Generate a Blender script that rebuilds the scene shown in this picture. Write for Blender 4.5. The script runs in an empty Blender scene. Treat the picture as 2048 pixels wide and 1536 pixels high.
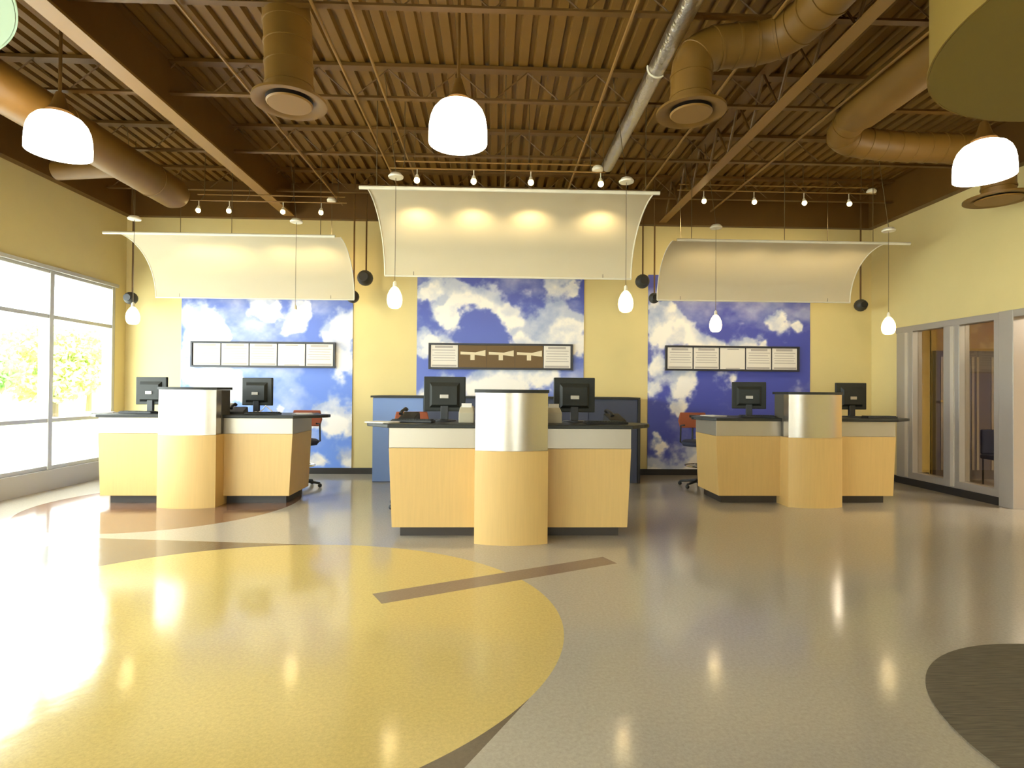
import bpy, bmesh, math, random
import numpy as np
from mathutils import Vector, Matrix
random.seed(7); np.random.seed(7)
S = bpy.context.scene
COL = S.collection
PI = math.pi

# ------------------------------------------------------------------ camera
def make_camera():
    f = 1120.0; yaw = math.radians(1.84); pitch = math.atan(12/1120.0); roll = 0.008
    F = Vector((math.sin(yaw)*math.cos(pitch), math.cos(yaw)*math.cos(pitch), math.sin(pitch)))
    R0 = Vector((math.cos(yaw), -math.sin(yaw), 0)); U0 = R0.cross(F)
    R = math.cos(roll)*R0 + math.sin(roll)*U0; U = -math.sin(roll)*R0 + math.cos(roll)*U0
    cd = bpy.data.cameras.new('camera'); cd.sensor_width = 36; cd.lens = f/2048*36
    cd.clip_start = 0.05; cd.clip_end = 300
    c = bpy.data.objects.new('camera', cd); COL.objects.link(c)
    m = Matrix((R, U, -F)).transposed().to_4x4(); m.translation = Vector((0, 0, 1.4))
    c.matrix_world = m; S.camera = c
make_camera()

# ------------------------------------------------------------------ sky, sun, exposure
SKY_STRENGTH = 15.0
SUN_STRENGTH = 14.0
w = bpy.data.worlds.new('sky'); S.world = w; w.use_nodes = True
nt = w.node_tree; nt.nodes.clear()
wo = nt.nodes.new('ShaderNodeOutputWorld'); wb = nt.nodes.new('ShaderNodeBackground')
wb.inputs[0].default_value = (0.93, 0.97, 1.0, 1); wb.inputs[1].default_value = SKY_STRENGTH
nt.links.new(wb.outputs[0], wo.inputs[0])
sd = bpy.data.lights.new('sun', 'SUN'); sd.energy = SUN_STRENGTH; sd.angle = 0.02; sd.color = (1, .95, .85)
so = bpy.data.objects.new('sun', sd); COL.objects.link(so)
so.rotation_euler = Vector((-0.75, 0.35, -0.9)).to_track_quat('-Z', 'Y').to_euler()
S.view_settings.view_transform = 'Standard'; S.view_settings.look = 'None'
S.view_settings.gamma = 1; S.view_settings.use_curve_mapping = False
S.view_settings.exposure = 0.24
DOME_EMIT = 8.0; PENDANT_EMIT = 3.2; SPOT_W = 40.0

# ------------------------------------------------------------------ materials
def lin(c):
    return tuple((x/255/12.92 if x/255 <= .04045 else ((x/255+.055)/1.055)**2.4) for x in c) + (1,)
def mat(name, rgb, rough=.5, metal=0, spec=.5, bump=0, bscale=40, vary=0, vscale=(1, 1, 1), vs=6, emit=None, es=0, coat=0):
    m = bpy.data.materials.new(name); m.use_nodes = True
    n = m.node_tree; p = n.nodes['Principled BSDF']
    p.inputs['Base Color'].default_value = lin(rgb); p.inputs['Roughness'].default_value = rough
    p.inputs['Metallic'].default_value = metal; p.inputs['Specular IOR Level'].default_value = spec
    p.inputs['Coat Weight'].default_value = coat
    if emit: p.inputs['Emission Color'].default_value = lin(emit); p.inputs['Emission Strength'].default_value = es
    if bump or vary:
        tc = n.nodes.new('ShaderNodeNewGeometry'); mp = n.nodes.new('ShaderNodeMapping'); mp.inputs['Scale'].default_value = vscale
        n.links.new(tc.outputs['Position'], mp.inputs[0])
    if vary:
        no = n.nodes.new('ShaderNodeTexNoise'); no.inputs['Scale'].default_value = vs; no.inputs['Detail'].default_value = 5
        n.links.new(mp.outputs[0], no.inputs[0])
        mr = n.nodes.new('ShaderNodeMapRange'); mr.inputs[1].default_value = .3; mr.inputs[2].default_value = .7
        mr.inputs[3].default_value = 1-vary; mr.inputs[4].default_value = 1+vary
        n.links.new(no.outputs[0], mr.inputs[0])
        hv = n.nodes.new('ShaderNodeHueSaturation'); hv.inputs['Color'].default_value = lin(rgb)
        n.links.new(mr.outputs[0], hv.inputs['Value']); n.links.new(hv.outputs[0], p.inputs['Base Color'])
    if bump:
        nb = n.nodes.new('ShaderNodeTexNoise'); nb.inputs['Scale'].default_value = bscale
        n.links.new(mp.outputs[0], nb.inputs[0])
        bp = n.nodes.new('ShaderNodeBump'); bp.inputs['Strength'].default_value = bump; bp.inputs['Distance'].default_value = .01
        n.links.new(nb.outputs[0], bp.inputs['Height']); n.links.new(bp.outputs[0], p.inputs['Normal'])
    return m
M = dict(
    wall=mat('yellow wall paint', (221, 202, 142), .75, vary=.02, vs=2),
    office_wall=mat('office wall paint', (214, 184, 104), .8),
    deck=mat('bronze painted deck', (110, 76, 14), .55, vary=.06, vs=3),
    steel=mat('bronze painted steel', (100, 68, 20), .5, vary=.06, vs=4),
    flange=mat('tan painted steel', (136, 100, 44), .5),
    duct=mat('bronze painted duct', (118, 84, 26), .5, vary=.06, vs=5),
    sill=mat('grey sill paint', (176, 172, 170), .6),
    mullion=mat('aluminium window frame', (186, 184, 178), .35, .3),
    frame=mat('brushed aluminium frame', (176, 168, 156), .35, .35),
    facelight=mat('pale aluminium face', (206, 196, 178), .4, .2),
    base=mat('black rubber base', (42, 38, 34), .6),
    maple=mat('maple laminate', (208, 172, 106), .42, vary=.035, vscale=(9, 9, .5), vs=5),
    kick=mat('dark toe kick', (58, 50, 42), .5),
    worktop=mat('charcoal solid surface', (46, 46, 42), .45, spec=.3, vary=.1, vs=60),
    bandm=mat('satin aluminium laminate', (182, 172, 154), .36, .5),
    steelm=mat('brushed stainless sleeve', (196, 188, 176), .27, .95, bump=.03, bscale=200),
    darklam=mat('dark grey laminate', (78, 74, 64), .45),
    blue=mat('blue laminate', (112, 140, 196), .4),
    navy=mat('shaded navy laminate', (56, 62, 84), .4),  # dark blue with the cabinet's shade put into the colour
    black=mat('black plastic', (34, 34, 34), .45),
    monitor=mat('dark grey monitor plastic', (42, 43, 38), .5, spec=.3),
    screen=mat('black screen glass', (14, 15, 17), .1),
    beige=mat('beige printer plastic', (176, 166, 140), .5),
    white=mat('white plastic', (232, 230, 226), .5),
    paper=mat('white paper', (228, 222, 212), .7),
    ink=mat('grey printed text', (176, 168, 162), .7),
    cream=mat('cream printed panel', (222, 208, 176), .7),
    brown=mat('brown printed panel', (104, 80, 44), .6),
    frameblk=mat('dark board frame', (44, 44, 52), .4),
    chrome=mat('chrome', (215, 213, 208), .2, 1),
    wire=mat('grey steel wire', (120, 105, 80), .4, .7),
    whitemetal=mat('white enamelled metal', (236, 228, 206), .35),
    orange=mat('orange brown upholstery', (150, 78, 48), .8),
    seatm=mat('dark blue upholstery', (44, 48, 66), .8),
    graydoor=mat('grey door paint', (112, 104, 104), .5),
    speaker=mat('dark grey speaker shell', (58, 56, 50), .5),
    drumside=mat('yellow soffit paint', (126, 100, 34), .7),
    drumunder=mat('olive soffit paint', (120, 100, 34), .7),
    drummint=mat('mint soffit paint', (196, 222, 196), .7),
    ground=mat('pale concrete paving', (205, 205, 198), .8, vary=.04, vs=.5),
    bark=mat('tree bark', (110, 90, 66), .9),
    domeglow=mat('glowing opal dome', (255, 250, 235), .4, emit=(255, 244, 220), es=DOME_EMIT),
    pendglow=mat('glowing opal glass', (255, 240, 200), .4, emit=(255, 226, 160), es=PENDANT_EMIT),
    bulb=mat('glowing halogen bulb', (255, 240, 200), .4, emit=(255, 224, 150), es=14),
)
def foil():
    m = mat('crinkled silver foil', (206, 200, 188), .3, 1.0, bump=1.0, bscale=22); return m
M['foil'] = foil()
def glass(name, tint, refl=.5):
    m = bpy.data.materials.new(name); m.use_nodes = True; n = m.node_tree; n.nodes.clear()
    o = n.nodes.new('ShaderNodeOutputMaterial'); t = n.nodes.new('ShaderNodeBsdfTransparent'); t.inputs[0].default_value = lin(tint)
    g = n.nodes.new('ShaderNodeBsdfGlossy'); g.inputs['Roughness'].default_value = .02; g.inputs['Color'].default_value = (.9, .9, .9, 1)
    lw = n.nodes.new('ShaderNodeLayerWeight'); fr = n.nodes.new('ShaderNodeMath'); fr.operation = 'POWER'; fr.inputs[1].default_value = 5; n.links.new(lw.outputs['Facing'], fr.inputs[0])
    ad = n.nodes.new('ShaderNodeMath'); ad.operation = 'MULTIPLY_ADD'; ad.inputs[1].default_value = .9; ad.inputs[2].default_value = .04; n.links.new(fr.outputs[0], ad.inputs[0])
    mu = n.nodes.new('ShaderNodeMath'); mu.operation = 'MULTIPLY'; mu.inputs[1].default_value = refl*2
    mx = n.nodes.new('ShaderNodeMixShader')
    n.links.new(ad.outputs[0], mu.inputs[0]); n.links.new(mu.outputs[0], mx.inputs[0])
    n.links.new(t.outputs[0], mx.inputs[1]); n.links.new(g.outputs[0], mx.inputs[2]); n.links.new(mx.outputs[0], o.inputs[0])
    return m
M['glass'] = glass('clear window glass', (246, 250, 248), .4)
M['oglass'] = glass('office window glass', (214, 212, 206), .6)
def fabric():
    m = bpy.data.materials.new('white stretch fabric'); m.use_nodes = True; n = m.node_tree; n.nodes.clear()
    o = n.nodes.new('ShaderNodeOutputMaterial'); d = n.nodes.new('ShaderNodeBsdfDiffuse'); d.inputs[0].default_value = lin((238, 226, 196))
    t = n.nodes.new('ShaderNodeBsdfTranslucent'); t.inputs[0].default_value = lin((240, 222, 180))
    mx = n.nodes.new('ShaderNodeMixShader'); mx.inputs[0].default_value = .38
    n.links.new(d.outputs[0], mx.inputs[1]); n.links.new(t.outputs[0], mx.inputs[2]); n.links.new(mx.outputs[0], o.inputs[0])
    return m
M['fabric'] = fabric()
def leafmat(name, rgb):
    m = bpy.data.materials.new(name); m.use_nodes = True; n = m.node_tree; n.nodes.clear()
    o = n.nodes.new('ShaderNodeOutputMaterial'); d = n.nodes.new('ShaderNodeBsdfDiffuse'); d.inputs[0].default_value = lin(rgb)
    t = n.nodes.new('ShaderNodeBsdfTranslucent'); t.inputs[0].default_value = lin((rgb[0], min(255, rgb[1]+20), rgb[2]))
    mx = n.nodes.new('ShaderNodeMixShader'); mx.inputs[0].default_value = .4
    n.links.new(d.outputs[0], mx.inputs[1]); n.links.new(t.outputs[0], mx.inputs[2]); n.links.new(mx.outputs[0], o.inputs[0])
    return m
M['leaf_a'] = leafmat('light green leaves', (160, 176, 112)); M['leaf_b'] = leafmat('yellow green leaves', (186, 190, 124)); M['leaf_c'] = leafmat('fresh green leaves', (140, 168, 106))
def grass():
    return mat('pale grass', (176, 190, 120), .9, vary=.15, vs=3)
M['grass'] = grass()
def vcol():
    m = bpy.data.materials.new('printed cloud mural'); m.use_nodes = True; n = m.node_tree
    p = n.nodes['Principled BSDF']; p.inputs['Roughness'].default_value = .45
    a = n.nodes.new('ShaderNodeVertexColor'); a.layer_name = 'print'
    n.links.new(a.outputs[0], p.inputs['Base Color']); return m
M['mural'] = vcol()

def floor_material():
    m = bpy.data.materials.new('speckled vinyl floor'); m.use_nodes = True; n = m.node_tree; N = n.nodes; L = n.links
    p = N['Principled BSDF']; geo = N.new('ShaderNodeNewGeometry'); sep = N.new('ShaderNodeSeparateXYZ'); L.new(geo.outputs['Position'], sep.inputs[0])
    X, Y = sep.outputs[0], sep.outputs[1]
    def mth(op, a, b=None):
        k = N.new('ShaderNodeMath'); k.operation = op
        for i, v in enumerate((a, b)):
            if v is None: continue
            if isinstance(v, (int, float)): k.inputs[i].default_value = v
            else: L.new(v, k.inputs[i])
        return k.outputs[0]
    def disc(cx, cy, r, k=1.0):
        dx = mth('SUBTRACT', X, cx); dy = mth('DIVIDE', mth('SUBTRACT', Y, cy), k)
        return mth('LESS_THAN', mth('SQRT', mth('ADD', mth('MULTIPLY', dx, dx), mth('MULTIPLY', dy, dy))), r)
    def poly(pts):  # convex, counter clockwise
        r = None
        for i in range(len(pts)):
            (x0, y0), (x1, y1) = pts[i], pts[(i+1) % len(pts)]
            a, b = -(y1-y0), (x1-x0); c = a*x0+b*y0
            h = mth('GREATER_THAN', mth('ADD', mth('MULTIPLY', X, a), mth('MULTIPLY', Y, b)), c)
            r = h if r is None else mth('MULTIPLY', r, h)
        return r
    def mix(fac, a, b):
        k = N.new('ShaderNodeMix'); k.data_type = 'RGBA'
        L.new(fac, k.inputs[0])
        for i, v in ((6, a), (7, b)):
            if isinstance(v, tuple): k.inputs[i].default_value = v
            else: L.new(v, k.inputs[i])
        return k.outputs[2]
    base = lin((176, 166, 150))
    c = mix(disc(-3.88, 6.92, 1.465), base, lin((128, 96, 74)))
    c = mix(poly([(-1.0, .55), (.17, 2.55), (-1.54, 5.08), (-3.0, 5.24), (-3.9, 5.34), (-3.9, 3.2)]), c, lin((108, 94, 78)))
    c = mix(disc(-1.554, 3.385, 1.977, .86), c, lin((208, 182, 112)))
    c = mix(poly([(-.72, 3.69), (1.01, 4.53), (.93, 4.71), (-.82, 3.87)]), c, lin((128, 108, 95)))
    no = N.new('ShaderNodeTexNoise'); no.inputs['Scale'].default_value = 55; no.inputs['Detail'].default_value = 6; no.inputs['Roughness'].default_value = .8
    L.new(geo.outputs['Position'], no.inputs[0])
    mr = N.new('ShaderNodeMapRange'); mr.inputs[1].default_value = .3; mr.inputs[2].default_value = .7; mr.inputs[3].default_value = .84; mr.inputs[4].default_value = 1.16
    L.new(no.outputs[0], mr.inputs[0])
    hv = N.new('ShaderNodeHueSaturation'); L.new(c, hv.inputs['Color']); L.new(mr.outputs[0], hv.inputs['Value'])
    L.new(hv.outputs[0], p.inputs['Base Color'])
    n2 = N.new('ShaderNodeTexNoise'); n2.inputs['Scale'].default_value = 3; L.new(geo.outputs['Position'], n2.inputs[0])
    m2 = N.new('ShaderNodeMapRange'); m2.inputs[3].default_value = .09; m2.inputs[4].default_value = .16; L.new(n2.outputs[0], m2.inputs[0])
    L.new(m2.outputs[0], p.inputs['Roughness'])
    p.inputs['Specular IOR Level'].default_value = .85
    n3 = N.new('ShaderNodeTexNoise'); n3.inputs['Scale'].default_value = 9; L.new(geo.outputs['Position'], n3.inputs[0])
    bp = N.new('ShaderNodeBump'); bp.inputs['Strength'].default_value = .06; bp.inputs['Distance'].default_value = .01
    L.new(n3.outputs[0], bp.inputs['Height']); L.new(bp.outputs[0], p.inputs['Normal'])
    return m
M['floor'] = floor_material()
def carpet_material():
    m = mat('striated brown carpet', (104, 92, 70), .95, vary=.28, vscale=(4, 60, 1), vs=2, bump=.5, bscale=60); return m
M['carpet'] = carpet_material()

# ------------------------------------------------------------------ mesh helpers
class MB:
    def __init__(s): s.b = bmesh.new()
    def v(s, p): return s.b.verts.new(p)
    def face(s, pts): return s.b.faces.new([s.v(p) for p in pts])
    def loops(s, rings, cap=True, close=True):
        R = [[s.v(p) for p in r] for r in rings]
        n = len(R[0])
        for a, b in zip(R, R[1:]):
            for i in range(n if close else n-1):
                j = (i+1) % n
                s.b.faces.new((a[i], a[j], b[j], b[i]))
        if cap:
            s.b.faces.new(R[0][::-1]); s.b.faces.new(R[-1])
        return s
    def box(s, x0, x1, y0, y1, z0, z1):
        return s.loops([[(x0, y0, z), (x1, y0, z), (x1, y1, z), (x0, y1, z)] for z in (z0, z1)])
    def prism(s, pts, z0, z1, pts1=None):
        return s.loops([[(x, y, z0) for x, y in pts], [(x, y, z1) for x, y in (pts1 or pts)]])
    def tube(s, path, r, n=10, cap=True):
        P = [Vector(p) for p in path]; rs = r if isinstance(r, (list, tuple)) else [r]*len(P)
        rings = []; prev = None
        for i, p in enumerate(P):
            d = (P[min(i+1, len(P)-1)] - P[max(i-1, 0)]).normalized()
            if prev is None:
                a = Vector((0, 0, 1)) if abs(d.z) < .9 else Vector((1, 0, 0)); u = d.cross(a).normalized()
            else: u = (prev - d*prev.dot(d)).normalized()
            prev = u; v = d.cross(u)
            rings.append([tuple(p + rs[i]*(math.cos(t)*u + math.sin(t)*v)) for t in [2*PI*k/n for k in range(n)]])
        return s.loops(rings, cap)
    def lathe(s, prof, n=24, c=(0, 0, 0), cap=False):
        return s.loops([[(c[0]+r*math.cos(t), c[1]+r*math.sin(t), c[2]+z) for t in [2*PI*k/n for k in range(n)]] for r, z in prof], cap)
    def sphere(s, c, r, n=16, sz=1):
        return s.lathe([(max(.001, r*math.sin(PI*k/8)), -r*sz*math.cos(PI*k/8)) for k in range(9)], n, c, True)
    def build(s, name, m, parent=None, smooth=False, bevel=0, loc=None, rot=None):
        bmesh.ops.recalc_face_normals(s.b, faces=s.b.faces)
        me = bpy.data.meshes.new(name); s.b.to_mesh(me); s.b.free()
        me.materials.append(M[m] if isinstance(m, str) else m)
        if smooth:
            me.shade_smooth()
        o = bpy.data.objects.new(name, me); COL.objects.link(o)
        if smooth:
            try: me.set_sharp_from_angle(angle=math.radians(40))
            except Exception: pass
        if parent: o.parent = parent
        if bevel:
            bv = o.modifiers.new('bevel', 'BEVEL'); bv.width = bevel; bv.segments = 2; bv.limit_method = 'ANGLE'
        if loc: o.location = loc
        if rot: o.rotation_euler = rot
        return o
def tag(o, label, cat, group=None, kind=None):
    o['label'] = label; o['category'] = cat
    if group: o['group'] = group
    if kind: o['kind'] = kind
    return o
def struct(o): o['kind'] = 'structure'; return o
def thing(name, loc, label, cat, group=None, rz=0):
    o = bpy.data.objects.new(name, None); COL.objects.link(o); o.empty_display_size = .1
    o.location = loc; o.rotation_euler = (0, 0, rz)
    return tag(o, label, cat, group)
def kids(o): return [c for c in list(bpy.data.objects) if c.parent == o]
def copy_tree(o, parent=None):
    c = o.copy(); COL.objects.link(c)
    if parent: c.parent = parent
    for ch in kids(o): copy_tree(ch, c)
    return c
def dup(o, loc, label, rz=0):
    c = copy_tree(o); c.location = loc; c.rotation_euler = (0, 0, rz); c['label'] = label
    return c

XL, XR, YB, YF, ZW, ZD = -6.0, 6.4, 9.3, -7.0, 4.17, 4.75
# ------------------------------------------------------------------ shell
struct(MB().box(XL-.2, 11.2, YF-.2, YB+.2, -.12, 0).build('floor', 'floor'))
struct(MB().box(XL-.2, 11.2, YB, YB+.2, 0, ZD+.1).build('wall_back', 'wall'))
b = MB(); b.box(XL-.2, XL, YF, YB, ZW-1.19, ZD+.05); b.box(XL-.2, XL, 9.05, YB, .27, ZW-1.19); b.box(XL-.2, XL, YF, -4.5, .27, ZW-1.19)
struct(b.build('wall_left', 'wall'))
b = MB(); b.box(XL-.2, XL+.02, YF, YB, 0, .27); struct(b.build('trim_1', 'sill'))
# right wall with the office window and the opening beside it
b = MB()
b.box(XR, XR+.15, 8.64, YB, 0, ZD+.05); b.box(XR, XR+.15, 5.4, 8.64, 2.42, ZD+.05); b.box(XR, XR+.15, YF, 5.4, 0, ZD+.05)
struct(b.build('wall_right', 'wall'))
# front wall, behind the camera, with a storefront
FW = ((-5.0, -2.4), (1.3, 2.3))
b = MB(); b.box(XL-.2, XR+.2, YF-.2, YF, 3.0, ZD+.05); b.box(XL-.2, XR+.2, YF-.2, YF, 0, .27)
b.box(XL-.2, FW[0][0], YF-.2, YF, .27, 3.0); b.box(FW[0][1], FW[1][0], YF-.2, YF, .27, 3.0); b.box(FW[1][1], XR+.2, YF-.2, YF, .27, 3.0)
struct(b.build('wall_front', 'wall'))
for k, (a, c) in enumerate(FW):
    b = MB(); n = max(1, round((c-a)/1.3))
    for i in range(n+1): x = a+(c-a)*i/n; b.box(x-.03, x+.03, YF-.15, YF-.03, .27, 3.0)
    for z in (.27, .93, 2.34, 2.96): b.box(a, c, YF-.14, YF-.04, z, z+.05)
    w2 = struct(b.build('window_%d' % (k+4), 'mullion'))
    MB().box(a, c, YF-.1, YF-.09, .3, 2.96).build('glass_pane', 'glass', w2)
# left storefront
b = MB()
yy = [9.03-1.235*k for k in range(12)]
for y in yy: b.box(XL-.16, XL-.005, y-.036, y+.036, .27, 2.98)
for z in (.27, .91, 2.32, 2.93): b.box(XL-.14, XL-.02, yy[-1], 9.05, z, z+.055)
w1 = struct(b.build('window_1', 'mullion', bevel=.006))
for a, c in zip(yy[1:], yy): MB().box(XL-.085, XL-.075, a+.03, c-.03, .3, 2.93).build('glass_pane', 'glass', w1)
b = MB(); b.box(XL, XL+.035, yy[-1], 9.08, 2.97, 3.02); struct(b.build('trim_2', 'mullion'))
# ribbed deck
b = MB(); pts = []
x = XL-.3
while x < 11.2:
    pts += [(x, ZD), (x+.085, ZD), (x+.1, ZD+.04), (x+.137, ZD+.04)]; x += .152
r0 = [(px, YF-.2, pz) for px, pz in pts]; r1 = [(px, YB+.25, pz) for px, pz in pts]
b.loops([r0, r1], cap=False, close=False)
struct(b.build('ceiling', 'deck'))
struct(MB().box(XL-.3, 11.3, YF-.3, YB+.3, ZD+.07, ZD+.15).build('ceiling_roof', 'deck'))
# perimeter beams
struct(MB().box(XL+.001, XR-.001, YB-.10, YB-.001, ZW, ZD).build('trim_3', 'steel'))
struct(MB().box(XL+.001, XL+.12, YF, YB-.1, ZW, ZD).build('trim_4', 'steel'))
struct(MB().box(XR-.12, XR-.001, YF, YB-.1, ZW, ZD).build('trim_5', 'steel'))
struct(MB().box(XL+.02, XR-.02, YB-.02, YB-.001, 0, .1).build('baseboard_back', 'base'))
struct(MB().box(XR-.02, XR-.001, 8.66, YB-.02, 0, .1).build('baseboard_right', 'base'))
# office beyond the right wall
b = MB(); b.box(7.2-.02, 11.2, 9.0, 9.1, 0, ZD); b.box(XR+.15, 7.2, 9.0, 9.1, 0, ZD); struct(b.build('wall_office_back', 'office_wall'))
struct(MB().box(11.0, 11.2, 2, 9.0, 0, ZD).build('wall_office_right', 'office_wall'))
struct(MB().box(XR+.15, 11.2, 2, 2.15, 0, ZD).build('wall_office_front', 'office_wall'))
struct(MB().box(XR+.15, 11.0, 2.15, 9.0, 2.75, 2.8).build('ceiling_office', 'office_wall'))
b = MB(); b.box(8.42, 11, 8.98, 8.999, 0, .1); b.box(XR+.15, 7.15, 8.98, 8.999, 0, .1); struct(b.build('baseboard_office', 'base'))
# office window: sill, posts, head
b = MB()
for y0, y1 in ((8.30, 8.64), (7.45, 7.72), (6.84, 6.92)): b.box(XR-.05, XR+.10, y0, y1, .1, 2.42)
b.box(XR-.051, XR+.101, 6.6, 8.66, 2.34, 2.43); b.box(XR-.051, XR+.101, 6.84, 8.64, .1, .2)
w3 = struct(b.build('window_3', 'frame', bevel=.005))
for y0, y1 in ((8.36, 8.58), (7.5, 7.67)):
    MB().box(XR-.062, XR-.05, y0+.03, y1-.13 if y1 > 8 else y1-.08, .12, 2.33).build('frame_face', 'facelight', w3)
for y0, y1 in ((7.72, 8.30), (6.92, 7.45)): MB().box(XR+.03, XR+.04, y0, y1, .2, 2.34).build('glass_pane', 'oglass', w3)
struct(MB().box(XR-.07, XR+.14, 6.84, 8.64, 0, .1).build('trim_6', 'base'))
# door frame of the opening
b = MB(); b.box(XR-.08, XR+.17, 6.62, 6.82, 0, 2.43); b.box(XR-.08, XR+.17, 5.38, 5.55, 0, 2.43); b.box(XR-.08, XR+.17, 5.55, 6.62, 2.34, 2.43)
struct(b.build('trim_7', 'frame', bevel=.005))
# grey double door in the office
d1 = struct(MB().box(7.22, 8.38, 8.93, 8.998, 0, 2.1).build('door_1', 'graydoor'))
b = MB()
for x in (7.3, 7.55, 7.82, 7.9, 8.15): b.box(x, x+.04, 8.92, 8.93, .15, 2.0)
b.build('door_moulding', 'frame', d1)
b = MB(); b.box(7.26, 7.34, 8.87, 8.93, 1.26, 1.29); b.build('door_handle', 'chrome', d1)

# ------------------------------------------------------------------ outdoors
struct(MB().box(-90, XL-.2, -60, 90, -.2, -.08).build('ground', 'ground'))
def leaf_cloud(blobs, n, size):
    P = []
    for (cx, cy, cz, r, rz) in blobs:
        k = int(n*r*r/sum(q[3]**2 for q in blobs))
        d = np.random.normal(size=(k, 3)); d /= np.linalg.norm(d, axis=1)[:, None]
        d *= (np.random.rand(k, 1)**.33)
        P.append(np.array([cx, cy, cz]) + d*np.array([r, r, rz]))
    P = np.concatenate(P); k = len(P); P[:, 2] = np.maximum(P[:, 2], .35+.3*np.random.rand(k))
    a = np.random.normal(size=(k, 3)); a /= np.linalg.norm(a, axis=1)[:, None]
    c = np.cross(a, np.random.normal(size=(k, 3))); c /= np.linalg.norm(c, axis=1)[:, None]
    s = size*(.6+.8*np.random.rand(k, 1))
    V = np.stack([P-a*s, P-c*s*.5, P+a*s, P+c*s*.5], 1).reshape(-1, 3)
    F = np.arange(4*k).reshape(-1, 4)
    me = bpy.data.meshes.new('foliage'); me.from_pydata(V.tolist(), [], F.tolist()); return me
def tree(x, y, h, r, m, label):
    t = thing('tree', (x, y, -.05), label, 'tree', 'trees outside the window')
    bl = [(random.uniform(-.6, .6)*r, random.uniform(-.6, .6)*r, h*random.uniform(.36, .85), r*random.uniform(.45, .7), r*random.uniform(.35, .5)) for _ in range(9)]
    me = leaf_cloud(bl, 5000, .16); me.materials.append(M[m])
    o = bpy.data.objects.new('foliage', me); COL.objects.link(o); o.parent = t
    b = MB(); b.tube([(0, 0, 0), (.05, 0, h*.4), (0, .1, h*.75)], [.16, .1, .04], 8)
    for a in range(4): b.tube([(0.03, 0, h*.35), (math.cos(a*1.6)*r*.5, math.sin(a*1.6)*r*.5, h*.65)], [.07, .02], 6)
    b.build('trunk', 'bark', t)
tree(-21, 17.5, 4.6, 2.3, 'leaf_a', 'light green tree at the far left edge of the storefront view')
tree(-26, 24.5, 4.9, 2.2, 'leaf_c', 'fresh green tree seen through the left window bay')
tree(-19, 20.6, 3.2, 1.5, 'leaf_c', 'low green tree standing in front of the taller green ones outside')
tree(-21, 27.5, 4.6, 2.3, 'leaf_b', 'yellow green tree seen through the window bay nearest the corner')
tree(-24, 34.0, 5.0, 2.4, 'leaf_b', 'pale yellow green tree farthest away outside the window')
b = MB(); b.box(-60, -16, 10, 60, -.079, -.05); tag(b.build('lawn', 'grass'), 'pale sunlit lawn under the trees outside the window', 'lawn', kind='stuff')

# ------------------------------------------------------------------ carpet and hanging soffits
b = MB(); b.lathe([(.985, 0), (.985, .008), (.001, .008)], 96); o = b.build('carpet', 'carpet', loc=(2.88, 2.06, .0005))
tag(o, 'round brown striated carpet set into the grey floor, lower right corner', 'carpet')
def drum(x, y, label, m2, ms):
    t = thing('ceiling_soffit', (x, y, 3.0), label, 'soffit')
    for k in range(3): MB().tube([(.8*math.cos(k*2.1+1), .8*math.sin(k*2.1+1), 1.1), (.8*math.cos(k*2.1+1), .8*math.sin(k*2.1+1), ZD-3.0)], .008, 6).build('hanger_rod', 'steel', t)
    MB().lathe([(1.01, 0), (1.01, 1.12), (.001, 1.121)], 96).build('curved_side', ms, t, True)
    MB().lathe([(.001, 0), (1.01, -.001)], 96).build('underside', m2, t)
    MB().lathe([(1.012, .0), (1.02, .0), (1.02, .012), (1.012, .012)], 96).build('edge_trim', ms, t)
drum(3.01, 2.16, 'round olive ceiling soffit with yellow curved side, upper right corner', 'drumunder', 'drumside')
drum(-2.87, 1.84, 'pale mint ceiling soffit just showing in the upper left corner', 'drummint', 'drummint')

# ------------------------------------------------------------------ ceiling structure
def girder(x, label):
    t = thing('steel_beam', (x, (YF+YB)/2, 4.2), label, 'beam')
    h = (YB-YF)/2-.11
    MB().box(-.085, .085, -h, h, 0, .025).build('bottom_flange', 'flange', t)
    MB().box(-.02, .02, -h, h, .025, .525).build('web', 'steel', t)
    MB().box(-.085, .085, -h, h, .525, .548).build('top_flange', 'steel', t)
girder(-3.35, 'long steel beam with a tan lower flange running to the back wall, left of the round diffusers')
def open_girder(x, label):
    t = thing('steel_beam', (x, (YF+YB)/2, 4.2), label, 'beam')
    h = (YB-YF)/2-.11
    for z, n in ((0, 'bottom_chord'), (.5, 'top_chord')):
        b = MB(); b.loops([[(u, -h, z+v) for u, v in ((-.06, 0), (.06, 0), (.06, .012), (.012, .012), (.012, .045), (-.012, .045), (-.012, .012), (-.06, .012))], [(u, h, z+v) for u, v in ((-.06, 0), (.06, 0), (.06, .012), (.012, .012), (.012, .045), (-.012, .045), (-.012, .012), (-.06, .012))]]); b.build(n, 'flange' if z == 0 else 'steel', t)
    b = MB(); P = []; k = 0; y = -h
    while y < h: P.append((0, y, .035 if k % 2 else .505)); y += .3; k += 1
    b.tube(P, .016, 6); b.build('web_bars', 'steel', t)
open_girder(2.78, 'open web steel beam running to the back wall, right of the silver duct')
def joist(y):
    t = thing('roof_joist', (0.2, y, 4.4), '', 'joist', 'open web roof joists')
    b = MB()
    b.box(XL-.05, 6.05, -.05, .05, .31, .345); b.build('top_chord', 'steel', t)
    b = MB(); b.box(XL-.05, 6.05, -.03, .03, -.006, .0); b.box(XL-.05, 6.05, -.006, .006, .0, .03); b.build('bottom_chord', 'steel', t)
    b = MB(); x = XL; up = False
    while x < 5.7:
        b.tube([(x, 0, .31 if up else 0), (x+.36, 0, 0 if up else .31)], .007, 5, False); x += .36; up = not up
    b.build('web_rods', 'steel', t)
    return t
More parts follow.
